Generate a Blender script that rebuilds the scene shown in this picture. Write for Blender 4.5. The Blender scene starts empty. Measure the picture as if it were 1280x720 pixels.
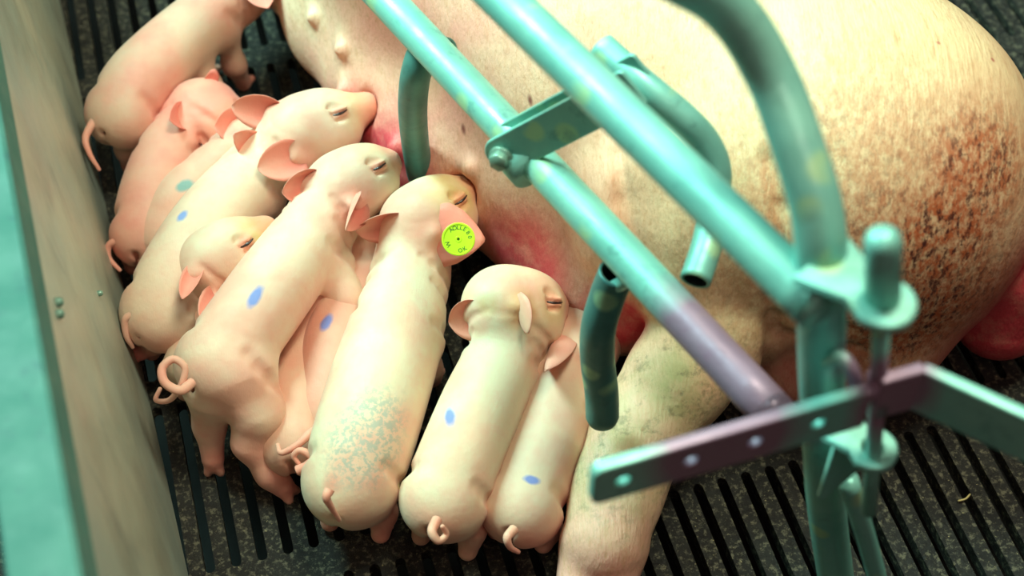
import bpy, math, random
import numpy as np
from mathutils import Vector, Matrix
random.seed(7)
rng = np.random.default_rng(7)
S = bpy.context.scene
COL = S.collection

# ------------------------------------------------------------------ camera
PITCH = math.radians(52); SP, CP = math.sin(PITCH), math.cos(PITCH)
CAM = Vector((0.0, -0.985, 1.36)); FPX = 1900.0
cam_d = bpy.data.cameras.new('camera'); cam = bpy.data.objects.new('camera', cam_d)
COL.objects.link(cam); cam.location = CAM
cam.rotation_euler = (math.pi / 2 - PITCH, 0, 0)
cam_d.sensor_width = 36; cam_d.lens = FPX / 1280 * 36
cam_d.clip_start = 0.05
cam_d.dof.use_dof = True; cam_d.dof.focus_distance = 1.52; cam_d.dof.aperture_fstop = 3.4
S.camera = cam
# ------------------------------------------------------------------ world, lamps, exposure
w = bpy.data.worlds.new('barn'); S.world = w; w.use_nodes = True
w.node_tree.nodes['Background'].inputs[0].default_value = (1.0, 0.62, 0.50, 1)
w.node_tree.nodes['Background'].inputs[1].default_value = 0.05


def area(name, loc, target, size, power, color, size_y=None):
    l = bpy.data.lights.new(name, 'AREA'); l.energy = power; l.color = color
    l.shape = 'RECTANGLE'; l.size = size; l.size_y = size_y or size
    o = bpy.data.objects.new(name, l); COL.objects.link(o); o.location = loc
    o.rotation_euler = (Vector(target) - Vector(loc)).to_track_quat('-Z', 'Y').to_euler()
    return o


area('ceiling_tube_lamp', (-1.25, 0.75, 1.9), (0.0, 0.0, 0.1), 0.45, 80, (0.54, 1.0, 0.88), 1.1)
area('ceiling_top_lamp', (0.45, 0.15, 2.5), (0.2, 0.0, 0.1), 0.6, 40, (0.98, 1.0, 0.74), 0.8)
area('warm_fill', (0.5, -1.3, 2.4), (0.0, 0.0, 0.1), 0.8, 6, (1.0, 0.62, 0.52), 0.8)  # unseen warm pink fill, added behind the camera for the shaded sides
S.view_settings.view_transform = 'Standard'; S.view_settings.look = 'None'
S.view_settings.exposure = 0.30; S.view_settings.gamma = 1.0
S.cycles.use_denoising = True
S.cycles.max_bounces = 6


# ------------------------------------------------------------------ helpers
def P(px, py, z):
    v = (py - 360) / FPX; d = (CAM.z - z) / (SP + v * CP)
    return Vector(((px - 640) / FPX * d, CAM.y + d * (CP - v * SP), z))


def proj(p):
    f = (p[1] - CAM.y) * CP - (p[2] - CAM.z) * SP
    u = (p[1] - CAM.y) * SP + (p[2] - CAM.z) * CP
    return 640 + (p[0] - CAM.x) / f * FPX, 360 - u / f * FPX


def tag(o, label=None, cat=None, group=None, kind=None):
    if label: o['label'] = label
    if cat: o['category'] = cat
    if group: o['group'] = group
    if kind: o['kind'] = kind
    return o


def empty(name, loc=(0, 0, 0)):
    o = bpy.data.objects.new(name, None); COL.objects.link(o); o.location = loc
    o.empty_display_size = 0.05
    return o


def link(name, me, m=None, parent=None, smooth=True):
    if m is not None and not me.materials: me.materials.append(m)
    if smooth: me.polygons.foreach_set('use_smooth', [True] * len(me.polygons))
    o = bpy.data.objects.new(name, me); COL.objects.link(o)
    if parent is not None:
        o.parent = parent
        o.location = -parent_world(parent)
    return o


def parent_world(p):
    v = Vector(p.location)
    while p.parent: p = p.parent; v += Vector(p.location)
    return v


def mesh(name, verts, faces):
    me = bpy.data.meshes.new(name)
    me.from_pydata([tuple(v) for v in verts], [], [tuple(f) for f in faces]); me.update()
    return me


def catmull(pts, n=6):
    pts = [np.array(p, float) for p in pts]
    if len(pts) < 3:
        return [pts[0] + (pts[-1] - pts[0]) * t for t in np.linspace(0, 1, n + 1)]
    q = [2 * pts[0] - pts[1]] + pts + [2 * pts[-1] - pts[-2]]
    out = []
    for i in range(1, len(q) - 2):
        a, b, c, d = q[i - 1], q[i], q[i + 1], q[i + 2]
        for t in np.linspace(0, 1, n, endpoint=False):
            out.append(.5 * (2 * b + (c - a) * t + (2 * a - 5 * b + 4 * c - d) * t * t + (3 * b - a - 3 * c + d) * t ** 3))
    out.append(pts[-1]); return out


def sweep(path, radii, seg=24, hollow=0.0, dome=(False, False)):
    """tube along a path; hollow = wall thickness for an open pipe"""
    path = [Vector(p) for p in path]; n = len(path)
    if not hasattr(radii, '__len__'): radii = [radii] * n
    radii = list(radii)
    if dome[1]:
        d = (path[-1] - path[-2]).normalized(); r = radii[-1]; e = path[-1]
        for a in (30, 55, 75, 87): path.append(e + d * r * .8 * math.sin(math.radians(a))); radii.append(r * math.cos(math.radians(a)))
    if dome[0]:
        d = (path[0] - path[1]).normalized(); r = radii[0]; e = path[0].copy()
        for a in (30, 55, 75, 87): path.insert(0, e + d * r * .8 * math.sin(math.radians(a))); radii.insert(0, r * math.cos(math.radians(a)))
    n = len(path)
    tang = [(path[min(i + 1, n - 1)] - path[max(i - 1, 0)]).normalized() for i in range(n)]
    ref = Vector((0, 0, 1)) if abs(tang[0].z) < .9 else Vector((1, 0, 0))
    u = tang[0].cross(ref).normalized(); V = []; F = []
    rings = []
    for i in range(n):
        u = (u - tang[i] * u.dot(tang[i])).normalized(); w_ = tang[i].cross(u)
        rings.append((path[i], u.copy(), w_))

    def add(i, r):
        s = len(V); c, uu, ww = rings[i]
        for k in range(seg):
            a = 2 * math.pi * k / seg; V.append(c + (uu * math.cos(a) + ww * math.sin(a)) * r)
        return s

    def bridge(a, b):
        for k in range(seg): F.append((a + k, a + (k + 1) % seg, b + (k + 1) % seg, b + k))
    idx = [add(i, radii[i]) for i in range(n)]
    for a, b in zip(idx, idx[1:]): bridge(a, b)
    if hollow:
        inn = [add(i, max(radii[i] - hollow, .0002)) for i in range(n)]
        for a, b in zip(inn, inn[1:]): bridge(b, a)
        bridge(inn[0], idx[0]); bridge(idx[-1], inn[-1])
    else:
        F.append(tuple(reversed(range(idx[0], idx[0] + seg)))); F.append(tuple(range(idx[-1], idx[-1] + seg)))
    return V, F


def join(*parts):
    V, F = [], []
    for v, f in parts:
        s = len(V); V += list(v); F += [tuple(i + s for i in q) for q in f]
    return V, F


def pipe(name, pts, r, m, parent, hollow=0.0, dome=(False, False), n=8, seg=28, label=None):
    path = catmull(pts, n)
    o = link(name, mesh(name, *sweep(path, r, seg, hollow, dome)), m, parent)
    if label: o['label'] = label
    if hollow:
        o.data.materials.append(m_bore); rows = len(path) + (4 if dome[0] else 0) + (4 if dome[1] else 0) - 1
        for p_ in o.data.polygons:
            if rows * seg <= p_.index < 2 * rows * seg: p_.material_index = 1
    return o


def plate(name, outline, holes, thick, origin, ax, ay, m, parent, bevel=.0012, label=None):
    """flat bar: 2D outline with round holes, extruded; ax, ay = in-plane axes"""
    cu = bpy.data.curves.new(name, 'CURVE'); cu.dimensions = '2D'; cu.fill_mode = 'BOTH'
    cu.extrude = thick / 2 - bevel; cu.bevel_depth = bevel; cu.bevel_resolution = 2; cu.offset = -bevel

    def spl(pts):
        s = cu.splines.new('POLY'); s.points.add(len(pts) - 1)
        for i, p in enumerate(pts): s.points[i].co = (p[0], p[1], 0, 1)
        s.use_cyclic_u = True
    spl(outline)
    for (x, y, r) in holes:
        spl([(x + r * math.cos(-a), y + r * math.sin(-a)) for a in np.linspace(0, 2 * math.pi, 24, endpoint=False)])
    t = bpy.data.objects.new('tmp', cu); COL.objects.link(t)
    dg = bpy.context.evaluated_depsgraph_get()
    me = bpy.data.meshes.new_from_object(t.evaluated_get(dg))
    bpy.data.objects.remove(t)
    ax = Vector(ax).normalized(); ay = Vector(ay); ay = (ay - ax * ay.dot(ax)).normalized(); az = ax.cross(ay)
    M = Matrix.Translation(origin) @ Matrix((ax, ay, az)).transposed().to_4x4()
    me.transform(M); me.materials.clear()
    o = link(name, me, m, parent, smooth=False)
    if label: o['label'] = label
    return o


def rounded(L, H, r0, r1, x0=0.0):
    """bar outline from x0 to x0+L, height +-H/2, corner radii r0 (left) r1 (right)"""
    out = []
    for cx, cy, r, a0 in ((x0 + r0, -H / 2 + r0, r0, 180), (x0 + L - r1, -H / 2 + r1, r1, 270), (x0 + L - r1, H / 2 - r1, r1, 0), (x0 + r0, H / 2 - r0, r0, 90)):
        for a in np.linspace(a0, a0 + 90, 7):
            out.append((cx + r * math.cos(math.radians(a)), cy + r * math.sin(math.radians(a))))
    return out


def hexbolt(r, h, c, axis):
    axis = Vector(axis).normalized(); u = axis.orthogonal().normalized(); v = axis.cross(u); V = []; F = []
    for k, (hh, rr) in enumerate(((0, r), (h * .8, r), (h, r * .86))):
        for i in range(6):
            a = math.pi / 3 * i; V.append(Vector(c) + axis * hh + (u * math.cos(a) + v * math.sin(a)) * rr)
    for k in range(2):
        for i in range(6): F.append((k * 6 + i, k * 6 + (i + 1) % 6, k * 6 + 6 + (i + 1) % 6, k * 6 + 6 + i))
    F.append(tuple(range(12, 18))); F.append(tuple(reversed(range(6))))
    return V, F


# ------------------------------------------------------------------ implicit surfaces
class SDF:
    def __init__(s): s.pr = []

    def cone(s, a, b, r1, r2, k=.012, sub=False):
        s.pr.append(('c', np.array(a, float), np.array(b, float), r1, r2, k, sub)); return s

    def ell(s, c, axes, rad, k=.012, sub=False):
        s.pr.append(('e', np.array(c, float), np.array(axes, float), np.array(rad, float), 0, k, sub)); return s

    def chain(s, pts, k=.012, sub=False):
        for a, b in zip(pts, pts[1:]): s.cone(a[0], b[0], a[1], b[1], k, sub)

    @staticmethod
    def dist(p, X):
        if p[0] == 'c':
            a, b, r1, r2 = p[1:5]; ba = b - a; L2 = ba @ ba + 1e-12
            t = np.clip(((X - a) @ ba) / L2, 0, 1)
            return np.linalg.norm(X - a - t[..., None] * ba, axis=-1) - (r1 + (r2 - r1) * t)
        c, A, R = p[1:4]; q = (X - c) @ A.T / R
        k0 = np.linalg.norm(q, axis=-1); k1 = np.linalg.norm(q / R, axis=-1) + 1e-9
        return k0 * (k0 - 1) / k1

    def bbox(s, p, m):
        if p[0] == 'c':
            r = max(p[3], p[4]); lo = np.minimum(p[1], p[2]) - r; hi = np.maximum(p[1], p[2]) + r
        else:
            r = p[3].max(); lo = p[1] - r; hi = p[1] + r
        return lo - m, hi + m

    def value(s, X):
        F = np.full(X.shape[:-1], 10.0)
        for p in s.pr:
            F = s.comb(F, s.dist(p, X), p[5], p[6])
        return F

    @staticmethod
    def comb(F, d, k, sub):
        if sub:
            d = -d; h = np.maximum(k - np.abs(F - d), 0) / k; return np.maximum(F, d) + h * h * k / 4
        h = np.maximum(k - np.abs(F - d), 0) / k; return np.minimum(F, d) - h * h * k / 4

    def mesh(s, h, zmin=None):
        lo = np.min([s.bbox(p, 0)[0] for p in s.pr if not p[6]], 0) - 2.5 * h
        hi = np.max([s.bbox(p, 0)[1] for p in s.pr if not p[6]], 0) + 2.5 * h
        if zmin is not None: lo[2] = max(lo[2], zmin)
        n = np.ceil((hi - lo) / h).astype(int) + 1
        ax = [lo[i] + h * np.arange(n[i]) for i in range(3)]
        F = np.full(tuple(n), 0.2, np.float32)
        for p in s.pr:
            bl, bh = s.bbox(p, p[5] + 3 * h)
            sl = []
            for i in range(3):
                i0 = max(int((bl[i] - lo[i]) / h), 0); i1 = min(int((bh[i] - lo[i]) / h) + 2, n[i]); sl.append(slice(i0, max(i1, i0)))
            if min(q.stop - q.start for q in sl) <= 0: continue
            X = np.stack(np.meshgrid(ax[0][sl[0]], ax[1][sl[1]], ax[2][sl[2]], indexing='ij'), -1)
            sl = tuple(sl); F[sl] = s.comb(F[sl], s.dist(p, X).astype(np.float32), p[5], p[6])
        F[0], F[-1] = .1, .1; F[:, 0], F[:, -1] = .1, .1; F[:, :, 0], F[:, :, -1] = .1, .1
        return surface_nets(F, lo, h)


def surface_nets(F, lo, h):
    ins = F < 0
    nx, ny, nz = (k - 1 for k in F.shape)
    cnt = np.zeros((nx, ny, nz), np.int8)
    for dx in (0, 1):
        for dy in (0, 1):
            for dz in (0, 1): cnt += ins[dx:dx + nx, dy:dy + ny, dz:dz + nz]
    act = (cnt > 0) & (cnt < 8)
    I = np.argwhere(act); idx = -np.ones(act.shape, np.int64); idx[act] = np.arange(len(I))
    acc = np.zeros((len(I), 3)); num = np.zeros(len(I))
    cs = [(a, b, c) for a in (0, 1) for b in (0, 1) for c in (0, 1)]
    for a in cs:
        for ax_ in range(3):
            if a[ax_]: continue
            b = list(a); b[ax_] = 1
            fa = F[I[:, 0] + a[0], I[:, 1] + a[1], I[:, 2] + a[2]]; fb = F[I[:, 0] + b[0], I[:, 1] + b[1], I[:, 2] + b[2]]
            m = (fa < 0) != (fb < 0); t = np.where(m, fa / np.where(m, fa - fb, 1), 0)
            p = np.array(a, float)[None].repeat(len(I), 0); p[:, ax_] += t
            acc[m] += p[m]; num += m
    V = lo + h * (I + acc / num[:, None])
    Q = []
    for ax_ in range(3):
        sl0 = [slice(1, k) for k in (nx, ny, nz)]; sl1 = list(sl0)
        sl0[ax_] = slice(0, (nx, ny, nz)[ax_]); sl1[ax_] = slice(1, (nx, ny, nz)[ax_] + 1)
        a = ins[tuple(sl0)]; b = ins[tuple(sl1)]
        for flip, m in ((False, a & ~b), (True, ~a & b)):
            J = np.argwhere(m)
            if not len(J): continue
            for k in range(3):
                if k != ax_: J[:, k] += 1
            u, v = [k for k in range(3) if k != ax_]
            if ax_ == 1: u, v = v, u
            du = np.zeros(3, int); du[u] = 1; dv = np.zeros(3, int); dv[v] = 1
            q = np.stack([idx[tuple((J - du - dv).T)], idx[tuple((J - dv).T)], idx[tuple(J.T)], idx[tuple((J - du).T)]], 1)
            if flip: q = q[:, ::-1]
            Q.append(q)
    return V, np.concatenate(Q)


def npmesh(name, V, Q, paint=None):
    me = bpy.data.meshes.new(name)
    me.vertices.add(len(V)); me.vertices.foreach_set('co', np.asarray(V, np.float32).ravel())
    n = len(Q); me.loops.add(n * 4); me.loops.foreach_set('vertex_index', np.asarray(Q, np.int32).ravel())
    me.polygons.add(n); me.polygons.foreach_set('loop_start', np.arange(n, dtype=np.int32) * 4)
    me.polygons.foreach_set('loop_total', np.full(n, 4, np.int32))
    me.update(calc_edges=True); me.validate()
    if paint is not None:
        at = me.color_attributes.new('paint', 'FLOAT_COLOR', 'POINT')
        at.data.foreach_set('color', np.asarray(paint, np.float32).ravel())
    return me


# ------------------------------------------------------------------ materials
class NT:
    def __init__(s, name):
        s.m = bpy.data.materials.new(name); s.m.use_nodes = True; s.t = s.m.node_tree
        s.b = s.t.nodes['Principled BSDF']; s.N = s.t.nodes; s.L = s.t.links

    def tex(s, kind='OBJ'):
        if not hasattr(s, '_tc'): s._tc = s.N.new('ShaderNodeTexCoord')
        return s._tc.outputs['Object']

    def pos(s):
        if not hasattr(s, '_g'): s._g = s.N.new('ShaderNodeNewGeometry')
        return s._g.outputs['Position']

    def mapping(s, vec, loc=(0, 0, 0), rot=(0, 0, 0), scale=(1, 1, 1), typ='POINT'):
        n = s.N.new('ShaderNodeMapping'); n.vector_type = typ
        n.inputs['Location'].default_value = loc; n.inputs['Rotation'].default_value = rot; n.inputs['Scale'].default_value = scale
        s.L.new(vec, n.inputs['Vector']); return n.outputs[0]

    def noise(s, scale, vec=None, detail=4, rough=.55, dist=0):
        n = s.N.new('ShaderNodeTexNoise'); n.inputs['Scale'].default_value = scale; n.inputs['Detail'].default_value = detail
        n.inputs['Roughness'].default_value = rough; n.inputs['Distortion'].default_value = dist
        s.L.new(vec or s.tex(), n.inputs['Vector']); return n.outputs['Fac']

    def vor(s, scale, vec=None, feat='F1'):
        n = s.N.new('ShaderNodeTexVoronoi'); n.inputs['Scale'].default_value = scale; n.feature = feat
        s.L.new(vec or s.tex(), n.inputs['Vector']); return n.outputs['Distance']

    def ramp(s, fac, stops):
        n = s.N.new('ShaderNodeValToRGB'); e = n.color_ramp.elements
        while len(e) < len(stops): e.new(.5)
        for i, (p, c) in enumerate(stops):
            e[i].position = p; e[i].color = (*(c if hasattr(c, '__len__') else (c, c, c)), 1)
        s.L.new(fac, n.inputs[0]); return n.outputs[0]

    def val(s, a, i, n):
        if hasattr(a, 'is_output'): s.L.new(a, n.inputs[i])
        else: n.inputs[i].default_value = a

    def math(s, op, a, b=0.0, clamp=False):
        n = s.N.new('ShaderNodeMath'); n.operation = op; n.use_clamp = clamp
        s.val(a, 0, n); s.val(b, 1, n); return n.outputs[0]

    def mix(s, fac, a, b, mode='MIX'):
        n = s.N.new('ShaderNodeMix'); n.data_type = 'RGBA'; n.blend_type = mode
        s.val(fac, 0, n)
        for k, c in ((6, a), (7, b)):
            if hasattr(c, 'is_output'): s.L.new(c, n.inputs[k])
            else: n.inputs[k].default_value = (*c, 1)
        return n.outputs[2]

    def attr(s, name):
        n = s.N.new('ShaderNodeAttribute'); n.attribute_name = name
        q = s.N.new('ShaderNodeSeparateColor'); s.L.new(n.outputs['Color'], q.inputs[0]); return q.outputs

    def spot(s, center, axis, half, soft=.35, vec=None, wob=.3, nscale=90):
        """fuzzy ellipsoidal mark around a world point: long axis = axis, half sizes = (along, across)"""
        z = Vector(axis).normalized(); x = z.orthogonal().normalized(); y = z.cross(x)
        R = Matrix((x, y, z)).transposed()
        e = R.to_euler()
        v = s.mapping(vec or s.pos(), loc=center, rot=e, scale=(half[1], half[1], half[0]), typ='TEXTURE')
        n = s.N.new('ShaderNodeVectorMath'); n.operation = 'LENGTH'; s.L.new(v, n.inputs[0])
        d = n.outputs['Value']
        if wob: d = s.math('ADD', d, s.math('MULTIPLY', s.math('SUBTRACT', s.noise(nscale), .5), wob * 2))
        return s.math('SUBTRACT', 1, s.math('DIVIDE', s.math('SUBTRACT', d, 1 - soft), soft * 2, True), True)

    def bump(s, h, strength=.3, dist=.002, prev=None):
        n = s.N.new('ShaderNodeBump'); n.inputs['Strength'].default_value = strength; n.inputs['Distance'].default_value = dist
        s.L.new(h, n.inputs['Height'])
        if prev: s.L.new(prev, n.inputs['Normal'])
        return n.outputs[0]

    def out(s, color=None, rough=.5, normal=None, **kw):
        if color is not None: s.val(color if hasattr(color, 'is_output') else (*color, 1), 'Base Color', s.b)
        s.val(rough, 'Roughness', s.b)
        if normal: s.L.new(normal, s.b.inputs['Normal'])
        for k, v in kw.items(): s.val(v, k.replace('_', ' '), s.b)
        return s.m


def pig_skin(name, base, pink, marks=(), seed=0.0, sss=.12):
    n = NT(name)
    v = n.mapping(n.pos(), loc=(seed, seed * .7, seed * .3))
    c = n.mix(n.ramp(n.noise(14, v, 3), [(.40, 0), (.62, 1)]), base, pink)
    c = n.mix(n.ramp(n.noise(26, v, 5, .7), [(.52, 0), (.75, .5)]), c, (.80, .36, .28))
    c = n.mix(n.ramp(n.noise(55, v, 4), [(.5, 0), (.8, .35)]), c, (.78, .42, .30))
    a = n.attr('paint')
    c = n.mix(n.math('MULTIPLY', a[1], n.ramp(n.noise(40, v), [(.3, .55), (.6, 1)])), c, (.62, .43, .16))
    c = n.mix(a[0], c, (.84, .15, .12))
    c = n.mix(n.math('MULTIPLY', a[2], .9), c, (.10, .035, .03))
    for mk in marks:
        f = n.spot(*mk['at'], soft=mk.get('soft', .3), wob=mk.get('wob', .3), nscale=mk.get('ns', 120))
        if mk.get('speck'):
            f = n.math('MULTIPLY', f, n.ramp(n.noise(mk['speck'], n.pos(), 3, .7), [(.46, 0), (.56, 1)]))
        c = n.mix(n.math('MULTIPLY', f, mk.get('a', .85)), c, mk['col'])
    hair = n.noise(900, n.mapping(n.pos(), rot=(0, 0, .7), scale=(1, .15, .4)), 2)
    nm = n.bump(n.noise(160, None, 4), .22, .0016)
    nm = n.bump(hair, .22, .0008, nm)
    nm = n.bump(n.noise(24, None, 3), .30, .004, nm)
    n.out(c, n.ramp(n.noise(60), [(.3, .52), (.7, .72)]), nm, Subsurface_Weight=sss, Subsurface_Scale=.012)
    n.b.inputs['Subsurface Radius'].default_value = (1.0, .32, .2)
    n.b.inputs['Sheen Weight'].default_value = .12
    return n.m


def paint_metal(name, base, worn, dark, purple=(), patch=0.35, rough=.42):
    n = NT(name)
    c = n.mix(n.ramp(n.noise(9, n.pos(), 5), [(.42, 0), (.62, 1)]), base, worn)
    sp = n.ramp(n.vor(26, n.mapping(n.pos(), scale=(1, 1, 1))), [(.22, 1), (.34, 0)])
    c = n.mix(n.math('MULTIPLY', n.math('MULTIPLY', sp, n.ramp(n.noise(12, n.pos(), 2), [(.5, 0), (.56, 1)])), patch), c, (.46, .74, .40))
    c = n.mix(n.ramp(n.noise(45, n.pos(), 6, .7), [(.56, 0), (.74, .7)]), c, dark)
    for ctr, axis, half in purple:
        c = n.mix(n.math('MULTIPLY', n.spot(ctr, axis, half, soft=.22, wob=.18, nscale=30), .85), c, (.30, .13, .25))
    n.out(c, n.ramp(n.noise(30, n.pos()), [(.3, rough - .1), (.7, rough + .15)]), n.bump(n.noise(120, n.pos(), 5), .25, .0012), Metallic=.25)
    return n.m


def plain(name, col, rough=.6, nscale=60, var=.3, metallic=0):
    n = NT(name)
    c = n.mix(n.noise(nscale), col, tuple(x * (1 - var) for x in col))
    return n.out(c, rough, n.bump(n.noise(nscale * 2), .2, .001), Metallic=metallic)


# crate materials
PURPLE = [(P(915, 462, .38), P(960, 490, .38) - P(570, 92, .38), (.085, .05)),
          (P(900, 545, .50), P(1085, 480, .51) - P(735, 590, .51), (.055, .05)),
          (P(1105, 478, .50), (0, 0, 1), (.05, .035))]
m_metal = paint_metal('mint_galvanised_metal', (.20, .56, .50), (.27, .64, .55), (.09, .27, .26), PURPLE, .75)
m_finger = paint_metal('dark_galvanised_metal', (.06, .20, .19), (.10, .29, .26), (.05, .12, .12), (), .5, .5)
m_bore = plain('shaded_bore', (.012, .012, .010), .9)  # near-black: shade inside the open pipes, put into the colour
m_bolt = paint_metal('bolt_metal', (.16, .30, .24), (.22, .38, .30), (.05, .08, .06), (), 0, .35)

# ------------------------------------------------------------------ setting: slatted floor, pit, pen wall
SD = Vector((.27, -.963, 0)).normalized(); SU = Vector((.963, .27, 0)).normalized()   # along / across the slots
FO = P(930, 590, 0)
PITCHS, SLOT, ROW, STRIP = .0262, .0105, .245, .034
n = NT('dirty_black_cast_floor')
v = n.pos()
c = n.mix(n.ramp(n.noise(30, v, 6, .7), [(.40, 0), (.62, 1)]), (.004, .004, .004), (.013, .014, .012))
c = n.mix(n.ramp(n.noise(140, v, 5, .75), [(.52, 0), (.62, 1)]), c, (.13, .125, .085))
c = n.mix(n.ramp(n.noise(260, n.mapping(v, loc=(3, 1, 0)), 3, .7), [(.66, 0), (.72, 1)]), c, (.42, .38, .20))
m_floor = n.out(c, n.ramp(n.noise(50, v), [(.3, .35), (.7, .7)]), n.bump(n.noise(200, v, 6, .7), .8, .004))
m_pit = plain('wet_black_slurry', (.006, .006, .006), .7)

W2 = PITCHS / 2; G = SLOT / 2; TH = .016


def slat_outline(L):
    pts = []
    for sx, sy in ((1, -1), (1, 1), (-1, 1), (-1, -1)):
        arc = []
        for a in (0, 30, 60, 90):
            ar = math.radians(a)
            arc.append((sx * (W2 - G * math.cos(math.radians(90 - a)) * 1.0), sy * (L / 2 - G * (1 - math.cos(ar)))))
        # arc: from full pitch width at the strip to narrow width along the slot
        arc = [(sx * (W2 - G * math.sin(math.radians(a))), sy * (L / 2 - G * (1 - math.cos(math.radians(a))))) for a in (0, 30, 60, 90)]
        if (sx, sy) in ((1, 1), (-1, -1)): arc = arc[::-1]
        pts += arc
    return pts


def prism(outline, z0, z1, inset=.0):
    k = len(outline); V = [Vector((x, y, z0)) for x, y in outline] + [Vector((x, y, z1)) for x, y in outline]
    F = [tuple(range(k, 2 * k)), tuple(reversed(range(k)))] + [(i, (i + 1) % k, k + (i + 1) % k, k + i) for i in range(k)]
    return V, F


LS = ROW - STRIP
sl_v, sl_f = prism(slat_outline(LS), -TH, 0)
slat_me = mesh('slat', sl_v, sl_f); slat_me.materials.append(m_floor)
ROTZ = math.atan2(SU.y, SU.x)


def box(c, ax, ay, az, sx, sy, sz):
    V = []
    for i in (-1, 1):
        for j in (-1, 1):
            for k in (-1, 1): V.append(Vector(c) + Vector(ax) * i * sx / 2 + Vector(ay) * j * sy / 2 + Vector(az) * k * sz / 2)
    F = [(0, 1, 3, 2), (4, 6, 7, 5), (0, 4, 5, 1), (2, 3, 7, 6), (0, 2, 6, 4), (1, 5, 7, 3)]
    return V, F


UZ = Vector((0, 0, 1))
strips = [box(FO + SU * .0 - SD * (STRIP / 2 - ROW * r) + Vector((0, 0, -TH / 2)), SU, SD, UZ, 3.2, STRIP, TH) for r in range(-7, 6)]
sV, sF = join(*strips)
floor = link('floor', mesh('floor', sV, sF), m_floor, smooth=False); tag(floor, kind='structure')
cands = []
for r in range(-6, 5):
    for i in range(-46, 46):
        c = FO + SD * (ROW * r + LS / 2) + SU * (PITCHS * (i + .5))
        x, y = proj(c)
        vis = min(math.hypot(x - 1150, (y - 560) * 1.2), math.hypot(x - 240, y - 600), math.hypot(x - 900, y - 680), math.hypot(x - 320, y - 20) + 40, math.hypot(x - 1300, y - 200) + 60)
        cands.append((vis, c, x, y))
cands.sort(key=lambda t: t[0])
rest = []
for k, (vis, c, x, y) in enumerate(cands):
    if k < 290:
        o = bpy.data.objects.new('slat', slat_me); COL.objects.link(o); o.parent = floor
        o.location = c + Vector((0, 0, random.uniform(-.0006, .0006))); o.rotation_euler = (0, 0, ROTZ + math.pi * random.choice((0, 1)))
    elif -500 < x < 1800 and y > -450:
        R = Matrix.Translation(c) @ Matrix.Rotation(ROTZ, 4, 'Z')
        rest.append(([R @ q for q in sl_v], sl_f))
o = link('slats_far', mesh('slats_far', *join(*rest)), m_floor, floor, smooth=False); tag(o, kind='stuff'); o.name = 'slat_field'
pit = link('pit_floor', mesh('pit_floor', *box((0.1, .3, -.36), (1, 0, 0), (0, 1, 0), UZ, 4, 4, .02)), m_pit, smooth=False)
pit.name = 'floor_pit'; tag(pit, kind='structure')

# pen wall on the left: hollow plastic board with a flat cap, leaning out a little
B0, B1 = P(95, 92, 0), P(215, 628, 0)
wd = (B1 - B0).normalized(); wn = Vector((-wd.y, wd.x, 0))
if wn.x > 0: wn = -wn                                   # points out of the pen (left)
WH, LEAN, WT = .50, .038, .036
n = NT('dirty_grey_green_board')
v = n.pos(); vs = n.mapping(v, rot=(0, 0, 0), scale=(1, 1, .8))
c = n.mix(n.ramp(n.noise(5, vs, 4), [(.35, 0), (.65, 1)]), (.30, .37, .33), (.42, .43, .34))
c = n.mix(n.ramp(n.noise(9, n.mapping(v, loc=(2, 5, 1)), 5, .6, 1.0), [(.45, 0), (.8, .5)]), c, (.20, .17, .13))
c = n.mix(n.ramp(n.noise(16, n.mapping(v, loc=(7, 1, 1), scale=(1, 1, .5)), 4), [(.60, 0), (.78, .6)]), c, (.10, .13, .13))
m_wall = n.out(c, n.ramp(n.noise(12, v), [(.3, .28), (.7, .5)]), n.bump(n.noise(40, v), .2, .002))
m_cap = paint_metal('mint_cap_plastic', (.04, .16, .135), (.07, .21, .175), (.03, .10, .11), (), 0, .75)
m_cap.node_tree.nodes['Principled BSDF'].inputs['Metallic'].default_value = 0
Lw0, Lw1 = -.75, 1.1


def wp(s, out, z): return B0 + wd * s + wn * (out + LEAN * z / WH) + UZ * z


prof = [(0, 0), (0, WH - .014), (WT, WH - .014), (WT, 0)]
V = [wp(s, a, b) for s in (Lw0, Lw1) for a, b in prof]
F = [(0, 1, 2, 3), (7, 6, 5, 4)] + [(i, i + 4, (i + 1) % 4 + 4, (i + 1) % 4) for i in range(4)]
wall = link('wall_left', mesh('wall_left', V, F), m_wall, smooth=False); tag(wall, kind='structure')
prof = [(-.003, WH - .05), (-.005, WH - .048), (-.005, WH - .003), (-.002, WH), (WT + .002, WH), (WT + .005, WH - .003), (WT + .005, WH - .05), (WT + .001, WH - .05), (WT + .001, WH - .014), (-.001, WH - .014), (-.001, WH - .05)]
k = len(prof); V = [wp(s, a, b) for s in (Lw0, Lw1) for a, b in prof]
F = [tuple(reversed(range(k))), tuple(range(k, 2 * k))] + [(i, (i + 1) % k, (i + 1) % k + k, i + k) for i in range(k)]
o = link('top_cap', mesh('top_cap', V, F), m_cap, wall, smooth=False); o['label'] = 'mint green cap rail along the board top'
for px, py in ((71, 377), (71, 394), (122, 368)):
    best = min(((proj(wp(s, 0, z))[0] - px) ** 2 + (proj(wp(s, 0, z))[1] - py) ** 2, s, z) for s in np.linspace(-.3, 1, 400) for z in np.linspace(.02, .5, 97))
    c = wp(best[1], 0, best[2]); link('screw', mesh('screw', *sweep([c + wn * .004, c - wn * .0025], .0042 if px < 100 else .003, 12, dome=(False, True))), m_bolt, wall)

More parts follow.
